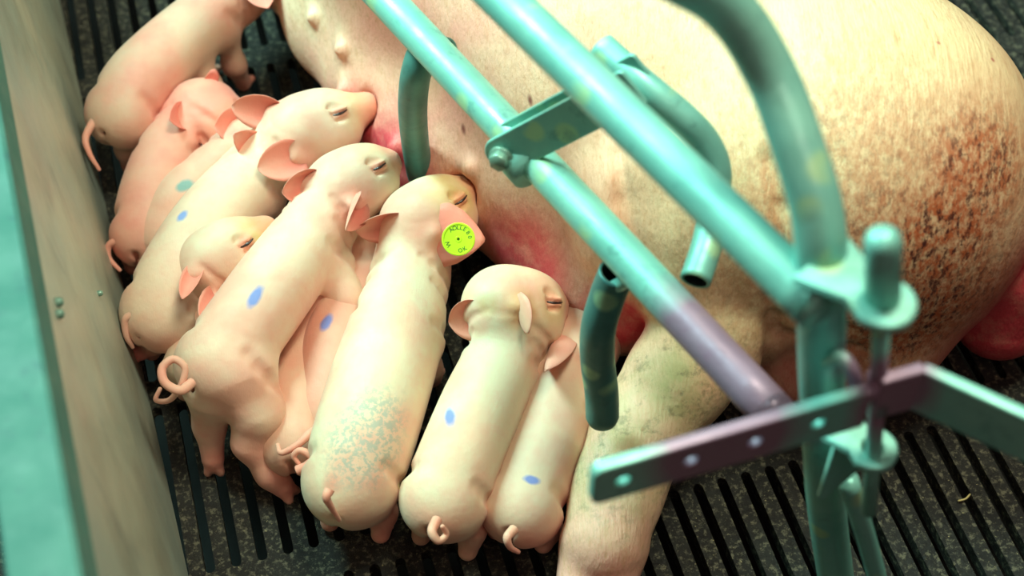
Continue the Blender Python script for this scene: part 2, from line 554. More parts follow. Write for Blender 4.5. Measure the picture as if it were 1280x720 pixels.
# ------------------------------------------------------------------ farrowing crate
crate = empty('farrowing_crate', P(1035, 640, .2) * 1.0)
crate.location = (crate.location.x, crate.location.y, 0)
tag(crate, 'mint green tubular steel crate frame with bent finger bars beside the sow', 'crate')
RP = .0172
e1a, e1b = P(569, 92, .38), P(938, 486, .38); d1 = (e1b - e1a)
pipe('lower_rail', [e1a - d1 * 1.3, e1a, e1b, e1b + d1.normalized() * .022], RP, m_metal, crate, n=4, label='lower round rail with a purple stained end')
e2a, e2b = P(724, 92, .585), P(1000, 361, .585); d2 = (e2b - e2a)
pipe('upper_rail', [e2a - d2 * 1.6, e2a, e2b, e2b + d2 * .05], RP * 1.0, m_metal, crate, n=4)
pipe('post', [P(700, -170, .80), P(800, -60, .78), P(905, 5, .735), P(963, 92, .69), P(1000, 190, .66), P(1021, 262, .635), P(1027, 330, .60), P(1027, 400, .53), P(1027, 470, .45), P(1030, 560, .33), P(1034, 640, .2), P(1050, 760, 0.002)], RP * .98, m_metal, crate, label='curved hoop post')
# finger bars
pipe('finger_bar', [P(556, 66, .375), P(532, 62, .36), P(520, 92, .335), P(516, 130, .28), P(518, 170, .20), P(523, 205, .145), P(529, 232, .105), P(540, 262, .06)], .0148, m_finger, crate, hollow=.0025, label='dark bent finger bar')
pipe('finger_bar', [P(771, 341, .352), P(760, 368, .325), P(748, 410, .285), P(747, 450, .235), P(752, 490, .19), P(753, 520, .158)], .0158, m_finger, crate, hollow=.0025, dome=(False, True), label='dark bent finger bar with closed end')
pipe('finger_bar', [P(752, 60, .49), P(800, 103, .485), P(852, 146, .465), P(880, 176, .445), P(894, 208, .425), P(894, 245, .405), P(885, 300, .39), P(869, 351, .38)], .0130, m_metal, crate, hollow=.0028, n=10, label='bent finger bar with open end')
pipe('weld_tab', [P(802, 340, .378), P(763, 362, .338)], .0062, m_metal, crate)
# link: two flat cheeks bolted across the lower rail and reaching under the upper rail
l0, l1 = P(637, 183, .385), P(800, 98, .50)
lx = (l1 - l0); up = Vector((-.1, .16, .9)); LL = lx.length
side = lx.normalized().cross(up).normalized()
if side.y > 0: side = -side
ly = side.cross(lx.normalized())
if ly.z < 0: ly = -ly
for s_, hh in ((-1, .036), (1, .036)):
    c = l0 + side * (.0125 * s_)
    plate('link_plate', rounded(LL + .018, hh, .0170, .004, -.017), [(0, 0, .004)], .0045, c, lx, ly, m_metal, crate)
link('link_spacer', mesh('link_spacer', *sweep([l0 + side * -.011, l0 + side * .011], [.0125, .0125], 24)), m_metal, crate)
link('hex_bolt', mesh('hex_bolt', *join(hexbolt(.0095, .008, l0 + side * .0185, side), sweep([l0 + side * .0158, l0 + side * .0185], .0115, 20))), m_bolt, crate)
link('saddle', mesh('saddle', *sweep([l0 - d1.normalized() * .016 - ly * .012, l0 + d1.normalized() * .02 - ly * .012], RP * 1.13, 24)), m_metal, crate)
# flat bars at the hinge
PINX = P(1098, 470, .52)


def bar(name, a, b, H, T, holes, r0, r1, label=None):
    ax = (b - a); L = ax.length
    return plate(name, rounded(L, H, r0, r1), holes, T, a, ax, UZ, m_metal, crate, .0015, label)


ZB = .495
a, b = P(738, 606, ZB - .0), P(1082, 506, ZB)
L = (b - a).length
hol = []
for hx in (775, 858, 938, 1018):
    t = (hx - 738) / (1082 - 738.0); hol.append((t * L, 0.0, .0052))
bar('hinge_strap', a, b, .043, .009, hol, .008, .002, 'flat hinge strap with four holes and purple stain')
a2, b2 = P(1092, 497, ZB), P(1146, 482, ZB)
bar('gate_strap', a2, b2, .046, .009, [], .002, .001)
c2 = P(1360, 580, ZB)
bar('gate_strap', b2, c2, .046, .009, [], .001, .001, 'flat strap bent away past the hinge pin')
# hinge lugs and pin


def lug(px, py, z, rad, root, wroot, T, hole=.0075):
    c = P(px, py, z); r = root - c; Lr = r.length; ax = -r.normalized(); ay = UZ.cross(ax)
    pts = []
    for an in np.linspace(-100, 100, 22): pts.append((rad * math.cos(math.radians(an)), rad * math.sin(math.radians(an))))
    pts += [(-Lr * .35, rad * .75), (-Lr, wroot), (-Lr, -wroot), (-Lr * .35, -rad * .75)]
    return plate('hinge_lug', pts, [(0, 0, hole)], T, c, ax, ay, m_metal, crate, .0018)


postp = lambda py, z: P(1027, py, z)
lug(1104, 380, .610, .0208, P(1024, 322, .61), .026, .0075)
lug(1090, 562, .425, .0185, P(1042, 530, .425), .016, .0075)
pt = P(1104, 292, .672)
pb = P(1086, 640, .37)
pm = P(1103, 372, .614)
link('hinge_pin', mesh('hinge_pin', *join(sweep([pm, pm + (pt - pm) * .88], .0114, 24, dome=(False, True)), sweep([P(1103, 380, .605), P(1098, 480, .50), P(1092, 560, .435), pb], .0058, 18))), m_metal, crate)
link('pin_collar', mesh('pin_collar', *sweep([P(1099, 470, .512), P(1096, 510, .475)], .0088, 18)), m_metal, crate)
# gusset under the lower lug and small hook on the post
plate('gusset', [(0, 0), (.034, .004), (.040, -.006), (.005, -.075), (0, -.075)], [], .006, P(1042, 556, .405), Vector((1, .1, 0)), UZ, m_metal, crate)
pipe('post_hook', [P(1036, 452, .50), P(1052, 448, .515), P(1064, 462, .51), P(1070, 482, .49)], .0055, m_metal, crate)
pipe('foot_strut', [P(1060, 600, .33), P(1085, 680, .22), P(1105, 760, .11), P(1115, 830, 0.002)], .0085, m_metal, crate)

# ------------------------------------------------------------------ sow
sow = SDF()
K = .06
A3 = np.eye(3)
T = [((-.40, .98, .16), .15), ((-.22, .70, .18), .185), ((-.02, .42, .195), .195), ((.17, .215, .205), .205), ((.32, .075, .21), .200)]
sow.chain([(np.array(a), r) for a, r in T], K)
sow.ell((.394, .035, .195), A3, (.126, .135, .19), .05)                      # rump
# udder: row of glands along the belly
U = [(-.245, .525, .11, .09), (-.185, .41, .11, .092), (-.125, .310, .11, .092), (-.082, .215, .105, .088), (-.005, .165, .105, .090), (.060, .085, .105, .086), (.110, .01, .095, .078)]
for x, y, z, r in U: sow.ell((x, y, z), A3, (r, r, r * 1.0), .05)
sow.ell((.14, .15, .15), A3, (.12, .11, .15), .06)
# upper hind leg: thigh, hock, cannon, lying towards the litter
hock = np.array(P(905, 405, .150)); stif = np.array((.150, -.005, .225))
sow.cone((.30, .03, .25), stif, .145, .082, .05)
sow.cone(stif, hock, .080, .050, .030)
sow.ell(hock + np.array((.012, -.0, .0)), A3, (.046, .040, .046), .02)
can = [(hock, .052), (np.array(P(850, 470, .115)), .050), (np.array(P(800, 540, .085)), .046), (np.array(P(772, 610, .062)), .043), (np.array(P(755, 680, .05)), .042)]
sow.chain(can, .02)
foot = np.array(P(738, 760, .03))
for s_ in (-1, 1): sow.cone(can[-1][0] + np.array((.014 * s_, 0, -.008)), foot + np.array((.02 * s_, 0, 0)), .03, .016, .006)
# lower hind leg and vulva behind the rump
sow.cone((.36, -.05, .10), P(985, 440, .075), .085, .055, .03)

sow.cone(P(1262, 330, .13), P(1250, 392, .07), .062, .05, .012)
sow.ell(P(1300, 270, .17), A3, (.06, .07, .09), .03)
# creases
gr = [P(778, 150, .37), P(783, 200, .345), P(790, 260, .30), P(800, 330, .25)]
for g0, g1 in zip(gr, gr[1:]): sow.cone(g0, g1, .010, .010, .05, True)
for pts in ([P(955, 365, .17), P(1010, 385, .16), P(1090, 410, .11)], [P(960, 408, .14), P(1020, 425, .11), P(1110, 432, .08)],
            [P(1255, 92, .30), P(1272, 150, .28), P(1268, 230, .24), P(1240, 300, .2), P(1205, 380, .12)]):
    for g0, g1 in zip(pts, pts[1:]): sow.cone(g0, g1, .007, .007, .02, True)
HK = len(sow.pr)


FOLDS = [((952, 345), (962, 375), (966, 405), (962, 440), (945, 475)), ((966, 372), (1000, 366), (1050, 380), (1110, 400)), ((968, 392), (1010, 398), (1060, 412)), ((968, 412), (1010, 425), (1070, 436)),
         ((760, 130), (772, 190), (780, 250), (795, 310)), ((960, 200), (975, 260), (975, 320)), ((775, 400), (790, 380), (800, 350)), ((600, 250), (640, 280), (700, 330))]


def march(sdf, p, d, s0=0.0, s1=.5):
    d = Vector(d).normalized(); t = np.linspace(s0, s1, 260)
    X = np.array([tuple(Vector(p) + d * q) for q in t]); f = sdf.value(X)
    i = np.argmax(f < 0) if (f < 0).any() else len(t) // 2
    return Vector(X[i])


def onray(sdf, px, py):
    a = P(px, py, .5); b = P(px, py, 0.0); d = b - a
    return march(sdf, a, d, 0, d.length)


for k_, fp in enumerate(FOLDS[:7]):
    pts = [onray(sow, *q) for q in fp]
    for i_, (g0, g1) in enumerate(zip(pts, pts[1:])): sow.cone(g0, g1, .0045, .0045, .012, True)
teats = [(497, 184), (590, 210), (432, 112), (430, 60), (395, 20)]
for px, py in teats:
    s0 = onray(sow, px, py); sow.cone(s0, s0 + Vector((-.004, -.005, .003)), .011, .0072, .012)
for (h_, n_) in (((388, 161, .148), (456, 134, .155)), ((438, 229, .152), (484, 205, .158)), ((531, 274, .138), (577, 240, .142)), ((640, 383, .140), (690, 386, .128)), ((722, 432, .085), (752, 385, .085))):
    a_, b_ = np.array(P(*h_)), np.array(P(*n_)); f_ = (b_ - a_) / np.linalg.norm(b_ - a_)
    sow.cone(a_, b_ - f_ * .02, .040, .024, .012, True); sow.cone(b_ - f_ * .02, b_ - f_ * .002, .022, .0185, .010, True)
V, Q = sow.mesh(.0052, -.001)
# paint: R flush, G tan dirt, B dark/rust
def blob(V, c, r, pw=1.0): return np.clip(1 - np.linalg.norm((V - np.array(c)) / np.array(r), axis=1), 0, 1) ** pw
pa = np.zeros((len(V), 4)); pa[:, 3] = 1
for px, py, r, s_ in ((485, 215, .075, 1.1), (655, 330, .075, .95), (600, 330, .07, 1.0), (500, 160, .05, .5), (775, 395, .05, 1.1), (400, 120, .05, .35), (420, 190, .06, .9), (450, 170, .06, 1.0), (620, 200, .25, .24)):
    pa[:, 0] = np.maximum(pa[:, 0], np.clip(blob(V, onray(sow, px, py), r * 1.35) * 1.6, 0, 1) * s_)
pa[:, 0] = np.maximum(pa[:, 0], blob(V, P(1262, 350, .10), .20) * 2.2)
pa[:, 0] = np.maximum(pa[:, 0], blob(V, P(1010, 425, .10), .13) * 1.0)
pa[:, 0] = np.maximum(pa[:, 0], blob(V, P(1000, 400, .15), .08) * .7)
for c, r, s_ in ((hock, .11, 1.0), (P(850, 480, .15), .12, 1.0), (P(790, 570, .1), .13, .9), (P(860, 330, .25), .09, .5), (P(930, 250, .3), .12, .5), (P(1060, 380, .2), .13, .55)):
    pa[:, 1] = np.maximum(pa[:, 1], blob(V, c, r) * s_)
for px, py, r, s_ in ((1225, 220, .085, 1.25), (1180, 300, .09, 1.35), (1100, 350, .10, 1.0), (1200, 370, .09, 1.1), (1140, 395, .11, 1.35), (1040, 300, .16, .7), (1090, 230, .16, .7), (1130, 330, .15, .95), (1130, 170, .10, .45), (1240, 160, .06, .6)):
    pa[:, 2] = np.maximum(pa[:, 2], np.clip(blob(V, onray(sow, px, py), r * 1.2) * 1.5, 0, 1) * s_ / 1.35)
pa[:, :3] = np.clip(pa[:, :3], 0, 1)
n = NT('sow_skin'); v = n.pos()
c = n.mix(n.ramp(n.noise(9, v, 3), [(.36, 0), (.64, 1)]), (.84, .60, .42), (.84, .41, .32))
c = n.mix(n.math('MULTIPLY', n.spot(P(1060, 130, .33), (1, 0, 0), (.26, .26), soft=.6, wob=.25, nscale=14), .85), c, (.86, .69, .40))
hx = n.mapping(v, rot=(0, 0, -.65), scale=(1, .22, .5))
c = n.mix(n.ramp(n.noise(120, hx, 4, .65), [(.50, 0), (.74, .55)]), c, (.62, .34, .18))
c = n.mix(n.ramp(n.noise(420, n.mapping(v, rot=(0, 0, -.65), scale=(1, .16, .4)), 3, .7), [(.52, 0), (.72, .45)]), c, (.50, .27, .12))
c = n.mix(n.ramp(n.vor(17, v), [(.03, .9), (.055, 0)]), c, (.50, .16, .12))
at = n.attr('paint')
c = n.mix(n.math('MULTIPLY', at[1], n.ramp(n.noise(24, v, 5, .65), [(.35, .25), (.62, 1)])), c, (.46, .47, .22))
c = n.mix(n.math('MULTIPLY', at[1], n.ramp(n.noise(60, v, 6, .75), [(.52, 0), (.64, .8)])), c, (.16, .15, .08))
c = n.mix(n.math('MULTIPLY', at[0], n.ramp(n.noise(45, v, 5, .7), [(.35, .78), (.55, 1)])), c, (.60, .06, .08))
st = n.noise(120, n.mapping(v, rot=(0, 0, -.5), scale=(1, .6, .7)), 7, .75)
c = n.mix(n.math('MULTIPLY', at[2], n.ramp(st, [(.40, .15), (.56, .95)])), c, (.50, .115, .035))
for (px_, py_, z_) in ((580, 160, .22), (663, 125, .28)):
    c = n.mix(n.math('MULTIPLY', n.spot(onray(sow, px_, py_), (0, 1, .5), (.006, .003), soft=.5, nscale=200), .85), c, (.16, .02, .02))
c = n.mix(n.math('MULTIPLY', n.math('MULTIPLY', at[2], at[2]), n.ramp(n.noise(170, n.mapping(v, loc=(5, 2, 0), rot=(0, 0, -.5), scale=(1, .5, .6)), 6, .75), [(.50, 0), (.60, 1)])), c, (.09, .025, .02))
nm = n.bump(n.noise(22, v, 4), .35, .006)
nm = n.bump(n.noise(330, n.mapping(v, rot=(0, 0, -.65), scale=(1, .12, .4)), 3), .55, .0016, nm)
nm = n.bump(st, n.b and .35, .003, nm)
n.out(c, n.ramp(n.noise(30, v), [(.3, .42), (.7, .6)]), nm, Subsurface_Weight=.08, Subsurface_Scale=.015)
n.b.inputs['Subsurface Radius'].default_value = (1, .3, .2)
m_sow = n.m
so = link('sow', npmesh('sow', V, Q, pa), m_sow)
tag(so, 'huge pink sow lying on her side with rust-stained rump, nursing the litter', 'sow')

# ------------------------------------------------------------------ piglets
LIT = 'piglets suckling at the sow'
m_eye = plain('eye_dark', (.03, .012, .012), .25)
m_hoof = plain('hoof_horn', (.30, .20, .13), .5)


def ear_mesh(b, tip, width, face, cup=.42, bend=.0, thick=.0032, nu=12, nv=9, fold=0.0, point=0.0):
    """leaf-shaped cupped ear; face = direction the concave side looks to. returns V,F,paint"""
    b, tip = np.array(b, float), np.array(tip, float)
    ax = tip - b; L = np.linalg.norm(ax); ax /= L
    fc = np.array(face, float); fc = fc - ax * (fc @ ax); fc /= np.linalg.norm(fc); sd = np.cross(ax, fc)
    prof_t = [0, .18, .4, .6, .78, .9, 1]; prof_w = [.60, .86, 1.0, .97, .80, .56, .10]
    V = []; PT = []
    for side_ in (1, -1):
        for i in range(nu + 1):
            t = i / nu; hw = width * ((1 - point) * np.interp(t, prof_t, prof_w) + point * np.interp(t, [0, .3, .6, .85, 1], [.75, 1.08, .80, .36, .05]))
            for j in range(nv):
                q = -1 + 2 * j / (nv - 1)
                th = thick * (1 - .55 * abs(q)) * (1 - .5 * t)
                off = cup * hw * q * q * (1.15 - .5 * t) + bend * L * t * t + fold * L * max(0, t - .55) ** 1.5 * 1.6
                along = L * t - fold * L * max(0, t - .55) ** 2 * .9
                V.append(b + ax * along + sd * hw * q * (1 - .12 * cup * q * q) + fc * (off + side_ * th / 2))
                fl = (.42 + .38 * (1 - t) * (1 - q * q) + .22 * abs(q)) if side_ == 1 else .30 + .15 * abs(q)
                PT.append((fl, 0, .35 * max(0, 1 - t * 3.5) * (1 - q * q) if side_ == 1 else 0, 1))
    n1 = (nu + 1) * nv; Fq = []
    for i in range(nu):
        for j in range(nv - 1):
            a = i * nv + j
            Fq.append((a, a + nv, a + nv + 1, a + 1)); Fq.append((n1 + a, n1 + a + 1, n1 + a + nv + 1, n1 + a + nv))
    ring = [i * nv for i in range(nu + 1)] + [nu * nv + j for j in range(1, nv)] + [i * nv + nv - 1 for i in range(nu - 1, -1, -1)] + [j for j in range(nv - 2, 0, -1)]
    for a, c in zip(ring, ring[1:] + ring[:1]): Fq.append((a, c, c + n1, a + n1)[::-1])
    return V, Fq, PT


def pt4(q, k=1.0): return (np.array(P(q[0], q[1], q[2])), q[3] * k)


def fold(s, c, axis, angs, depth=.0022, shift=0.0, k=.007, R=.12):
    """skin crease: a groove following the surface around an axis; shift slants it"""
    ax = Vector(axis).normalized(); side = ax.cross(UZ).normalized(); top = side.cross(ax)
    pts = []
    for a in angs:
        d = side * math.sin(math.radians(a)) + top * math.cos(math.radians(a))
        o = Vector(c) + ax * shift * abs(math.sin(math.radians(a)))
        t = np.linspace(0, R, 80); X = np.array([tuple(o + d * q) for q in t]); f = s.value(X); i = int(np.argmax(f > 0))
        pts.append(np.array(o + d * t[i]))
    n_ = len(pts)
    for i, (p, q) in enumerate(zip(pts, pts[1:])):
        w_ = math.sin(math.pi * (i + .5) / (n_ - 1)) * depth
        s.cone(p, q, w_, w_, k, True)


def piglet(label, spine, head=None, nose=None, up=(0, -.25, 1), ears=(), tail=None, legs=(), autolegs=(0, 1), skin=None, marks=(), tan=(), flush=(), hs=1.0, h=.0026, cat='piglet', eyes=(-1, 1), flat=None):
    s = SDF(); sp = [pt4(q, .80 if i < len(spine) - 1 else .80) for i, q in enumerate(spine)]
    path = catmull([np.append(c, r) for c, r in sp], 4)
    s.chain([(q[:3], q[3]) for q in path], .012)
    rump = sp[0]; sdir = sp[1][0] - sp[0][0]; sdir /= np.linalg.norm(sdir)
    lat = np.cross(sdir, (0, 0, 1)); lat /= np.linalg.norm(lat)
    # buttocks and shoulders
    for q in (-1, 1):
        s.ell(rump[0] + lat * q * rump[1] * .34 + sdir * .004, A3, np.array((1, 1, 1.06)) * rump[1] * .80, .02)
    if len(sp) > 2:
        for q in (-1, 1):
            s.ell(sp[-2][0] + lat * q * sp[-2][1] * .42 - sdir * .008 + np.array((0, 0, -.010)), A3, np.array((1, 1, 1.2)) * sp[-2][1] * .66, .012)
    paint = []
    # legs
    for lg in legs:
        pl = [pt4(q) for q in lg]; s.chain(pl, .012)
        e, r = pl[-1]; pd = e - pl[-2][0]; pd /= np.linalg.norm(pd) + 1e-9; sdv = np.cross(pd, (0, 0, 1)); sdv /= np.linalg.norm(sdv) + 1e-9
        for q in (-1, 1): s.cone(e, e + pd * r * 1.5 + sdv * q * r * .55, r * .8, r * .42, .004)
        paint.append(('flush', e, .035, .55)); paint.append(('dark', e + pd * r * 1.9, .013, .8))
    for which in autolegs:
        c, r = sp[0] if which == 0 else sp[-2]
        for q in (-1, 1):
            top = c + lat * q * r * .55 + np.array((0, 0, -r * .45)); mid = top + lat * q * .006 + sdir * (.012 if which == 0 else -.004); mid[2] = top[2] * .5
            bot = mid + sdir * (-.012 if which == 0 else .012); bot[2] = .010
            s.chain([(top, r * .42), (mid, .0135), (bot, .0095)], .012)
            for w_ in (-1, 1): s.cone(bot, bot + sdir * .012 + lat * w_ * .006 + np.array((0, 0, -.003)), .008, .005, .003)
    extra = []; parts = []
    if head is not None:
        Hc = np.array(P(*head)); Nn = np.array(P(*nose)); f = Nn - Hc; HL = np.linalg.norm(f); f /= HL
        u = np.array(up, float); u -= f * (u @ f); u /= np.linalg.norm(u); r_ = np.cross(f, u)   # r_ = animal's right
        FR = np.array([f, r_, u])
        s.cone(sp[-1][0], Hc - f * .012, sp[-1][1], .036 * hs, .03)
        s.ell(Hc + u * .002, FR, np.array((.046, .038, .037)) * hs, .02)                    # skull
        s.ell(Hc + f * .022 * hs + u * .0035, FR, np.array((.030, .0285, .029)) * hs, .018)   # brow
        for q in (-1, 1):
            s.ell(Hc + f * .018 * hs + r_ * q * .020 * hs - u * .015 * hs, FR, np.array((.030, .020, .022)) * hs, .015)  # cheek
            s.ell(Hc + f * .034 * hs + r_ * q * .0215 * hs + u * .012 * hs, FR, np.array((.012, .004, .006)) * hs, .008)  # brow ridge
        s.cone(Hc + f * .025 * hs - u * .003, Nn - f * .012, .0275 * hs, .0175 * hs, .02)      # muzzle
        s.cone(Nn - f * .006 - u * .001, Nn + f * .0005, .0172 * hs, .0168 * hs, .006)           # nose pad
        s.cone(Hc + f * .02 - u * .022 * hs, Nn - f * .022 - u * .012 * hs, .016 * hs, .010 * hs, .012)  # lower jaw
        # mouth line
        for q in (-1, 1):
            s.cone(Nn - f * .010 + r_ * q * .010 * hs - u * .011 * hs, Hc + f * .035 * hs + r_ * q * .026 * hs - u * .014 * hs, .0016, .0016, .005, True)
            s.cone(Nn + f * .012 + r_ * q * .006, Nn + f * .016 + r_ * q * .006, .0035, .0035, .003, True)
        for cr in (.012, .020): s.cone(Nn - f * (cr + .004) + u * .0165 * hs - r_ * .012, Nn - f * (cr + .004) + u * .0165 * hs + r_ * .012, .0015, .0015, .004, True)
        paint.append(('flush', Nn, .030, .65)); paint.append(('tan', Nn - f * .015, .045, .6))
        for q in eyes:
            e0 = march(s, Hc + f * .031 * hs + u * .004 * hs, -r_ * -q * 1.0 + u * .30, .0, .05) if False else None
            d = Vector(r_ * q + u * .38).normalized(); o0 = Vector(Hc + f * .033 * hs + u * .003 * hs)
            t = np.linspace(0, .06, 200); X = np.array([tuple(o0 + d * k_) for k_ in t]); fv = s.value(X); i = int(np.argmax(fv > 0)); e0 = np.array(o0 + d * t[i])
            n_ = np.array(d); tu = u - n_ * (u @ n_); tu /= np.linalg.norm(tu)
            s.ell(e0, np.array([f, tu, n_]), np.array((.0105, .0068, .0026)) * hs, .004, True)
            s.ell(e0 + tu * .0034 * hs - n_ * .0020, np.array([f, tu, n_]), np.array((.0105, .0028, .0032)) * hs, .002)
            s.ell(e0 - tu * .0034 * hs - n_ * .0020, np.array([f, tu, n_]), np.array((.0100, .0026, .0030)) * hs, .002)
            for gg, ln in ((.0085, .011), (-.0085, .010), (.012, .007)):
                s.cone(e0 + tu * gg * hs - f * ln * hs - n_ * .001, e0 + tu * gg * .8 * hs + f * ln * hs - n_ * .001, .0014, .0014, .004, True)
            # closed-eye slit: a dark lash line with a little dark ball under it
            pth = [e0 + f * (a_ * .0090 * hs) + tu * (-.0014 * (1 - a_ * a_)) * hs + n_ * (-.0002 - .0016 * a_ * a_) for a_ in np.linspace(-1, 1, 9)]
            parts.append(('eye', sweep(pth, [.0007 + .0009 * (1 - abs(a_)) for a_ in np.linspace(-1, 1, 9)], 8), m_eye))
            paint.append(('flush', e0, .013, .5))
        bw = .024 * hs
        for er in ears:
            q = er['side']
            base = Hc - f * (er.get('back', .012)) * hs + r_ * q * bw + u * .021 * hs
            tip = np.array(P(er['tip'][0], er['tip'][1], er['tip'][2] + .022))
            if 'base' in er:
                base = np.array(P(*er['base']))
                if q == 1: base = np.array(onray(s, *er['base'][:2])) - np.array((0, .001, .003))
            ax = tip - base; ax /= np.linalg.norm(ax)
            s.cone(base - ax * .004 - np.array((0, 0, .010)), base + ax * .006, .010 * hs, .005 * hs, .014)
            extra.append(ear_mesh(base - ax * .004, tip, er.get('w', .021) * 1.12, er.get('face', (0, -.6, .8)), er.get('cup', .42), er.get('bend', 0), fold=er.get('fold', 0), point=er.get('point', .25)))
            paint.append(('flush', base, .030, .30))
    fax = sp[-1][0] - sp[-2][0]
    for q in (-1, 1):
        fold(s, sp[-1][0] - fax * .10, fax, np.array((20, 40, 60, 80, 100)) * q, .0020, -.012)
        fold(s, sp[-1][0] - fax * .32, fax, np.array((45, 65, 85, 105)) * q, .0022, -.015)
        fold(s, sp[-2][0] - sdir * .012, sdir, np.array((58, 75, 92, 112)) * q, .0024, .016, .010)
        fold(s, sp[0][0] + sdir * .040, sdir, np.array((50, 68, 88, 108)) * q, .0022, -.022, .012)
    g0 = np.array(sp[0][0]) - sdir * sp[0][1] * .86
    s.cone(g0 + np.array((0, 0, .016)), g0 + np.array((0, 0, -.03)) + sdir * .004, .0028, .0035, .010, True)
    for (c, rad, st_) in tan: paint.append(('tan', np.array(onray(s, *c[:2])), rad, st_))
    for (c, rad, st_) in flush: paint.append(('flush', np.array(P(*c)), rad, st_))
    V, Q = s.mesh(h, .0)
    pa = np.zeros((len(V), 4)); pa[:, 3] = 1
    ci = {'flush': 0, 'tan': 1, 'dark': 2}
    for kd, c, rad, st_ in paint:
        pa[:, ci[kd]] = np.maximum(pa[:, ci[kd]], np.clip(1.6 * (1 - np.linalg.norm(V - c, axis=1) / rad), 0, 1) * st_)
    body = V[:, 2].max(); low = np.clip((.085 - V[:, 2]) / .06, 0, 1); pa[:, 0] = np.maximum(pa[:, 0], low * .38)
    VV = [V]; QQ = [Q]; PP = [pa]; base_i = len(V)
    for ev, ef, ep in extra:
        VV.append(np.array(ev)); QQ.append(np.array(ef) + base_i); PP.append(np.array(ep)); base_i += len(ev)
    if tail:
        tp = catmull([P(*q) for q in tail], 7); nT = len(tp)
        tv, tf = sweep(tp, [.0052 - .0030 * (i / (nT - 1)) for i in range(nT)], 10, dome=(False, True))
        tf = [q for q in tf if len(q) == 4]
        VV.append(np.array([tuple(a_) for a_ in tv])); QQ.append(np.array(tf) + base_i); pt_ = np.zeros((len(tv), 4)); pt_[:, 0] = .28; pt_[:, 3] = 1; PP.append(pt_); base_i += len(tv)
    V = np.concatenate(VV); Q = np.concatenate(QQ); pa = np.concatenate(PP)
    for mk in marks: mk['at'] = (onray(s, *mk['px']), mk['ax'], mk['half'])
    k_ = len(bpy.data.materials)
    sk = skin or ((.80, .64, .52), (.80, .54, .45))
    mt = pig_skin('piglet_skin', tuple(a_ * b_ for a_, b_ in zip(sk[0], (1, .95, .87))), tuple(a_ * b_ for a_, b_ in zip(sk[1], (1, .80, .72))), marks, seed=k_ * .37)
    org = Vector((rump[0][0], rump[0][1], 0))
    me = npmesh('piglet', V - np.array(org), Q, pa)
    o = link('piglet', me, mt); o.location = org
    tag(o, label, cat, LIT)
    for nm, (pv, pf), mm in parts:
        e = link(nm, mesh(nm, pv, pf), mm, o)
    return o, s


BLUE = (.10, .20, .62)


def mark(px, py, z, qx, qy, half, **kw):
    a, b = P(px, py, z), P(qx, qy, z)
    d = dict(px=(px, py), ax=b - a, half=half, col=BLUE); d.update(kw); return d


# A: top left, only hindquarters and a foreleg in view
piglet('piglet at the top left with its rump towards the grey board and tail hanging straight',
       [(150, 148, .10, .043), (172, 105, .115, .046), (215, 62, .12, .046), (262, 20, .12, .042), (300, -12, .12, .036)], (325, -35, .12), (372, -50, .12),
       ears=[dict(side=-1, tip=(300, -85, .15)), dict(side=1, tip=(335, 10, .13))],
       tail=[(118, 150, .115), (107, 172, .11), (112, 192, .10), (124, 212, .085)],
       legs=[[(170, 150, .09, .026), (160, 185, .05, .014), (163, 205, .02, .011)], [(238, 70, .10, .024), (262, 108, .075, .014), (284, 138, .05, .010)]], autolegs=(1,),
       skin=((.66, .47, .38), (.70, .40, .34)), h=.0032, flush=[((215, 120, .06), .06, .8)])
# B: pink piglet below it
piglet('deep pink piglet at the left between the top left piglet and the board',
       [(180, 300, .060, .038), (190, 250, .075, .042), (210, 195, .085, .041), (238, 155, .085, .034)], (262, 148, .09), (300, 178, .085),
       ears=[dict(side=-1, tip=(252, 110, .10)), dict(side=1, tip=(212, 150, .12), face=(.3, -.6, .7), w=.016)],
       tail=[(152, 300, .075), (137, 306, .07), (136, 322, .06), (150, 338, .05)],
       skin=((.74, .44, .36), (.74, .38, .33)), h=.003, autolegs=(0, 1), flush=[((270, 155, .09), .06, .7), ((150, 315, .06), .03, .5), ((200, 130, .10), .04, .5)])
# C: squeezed between B and D
piglet('piglet squeezed behind the long pale one, teal smudge on its back',
       [(205, 300, .065, .034), (228, 252, .088, .034), (262, 218, .098, .031), (290, 200, .098, .028)], (318, 188, .095), (365, 175, .085),
       ears=[dict(side=-1, tip=(268, 160, .12)), dict(side=1, tip=(292, 168, .155), face=(.1, -.6, .75), w=.017, cup=.3, back=.0)],
       skin=((.78, .55, .45), (.78, .48, .40)), h=.003, hs=.9,
       marks=[mark(231, 232, .115, 245, 226, (.010, .006), col=(.12, .36, .36))])
# D: long pale piglet
piglet('long pale piglet, uppermost of the big ones, snout on the sow, both ears up',
       [(198, 398, .085, .043), (222, 352, .10, .050), (262, 286, .108, .050), (312, 228, .112, .046), (350, 192, .120, .038)], (388, 161, .148), (456, 134, .155), up=(-.25, .35, .75),
       ears=[dict(side=-1, base=(348, 141, .165), tip=(291, 131, .150), face=(.15, -.85, .45), w=.019, cup=.45, bend=.12), dict(side=1, base=(374, 192, .168), tip=(322, 211, .135), face=(.3, -.6, .7), w=.021, cup=.40)],
       tail=[(168, 392, .11), (157, 400, .105), (158, 420, .09), (166, 434, .075)],
       legs=[[(205, 400, .07, .024), (195, 425, .045, .013), (178, 438, .03, .010)]], h=.0023, tan=[((450, 140, .13), .035, .5)],
       marks=[mark(228, 270, .15, 236, 262, (.007, .005), col=(.14, .30, .72))])
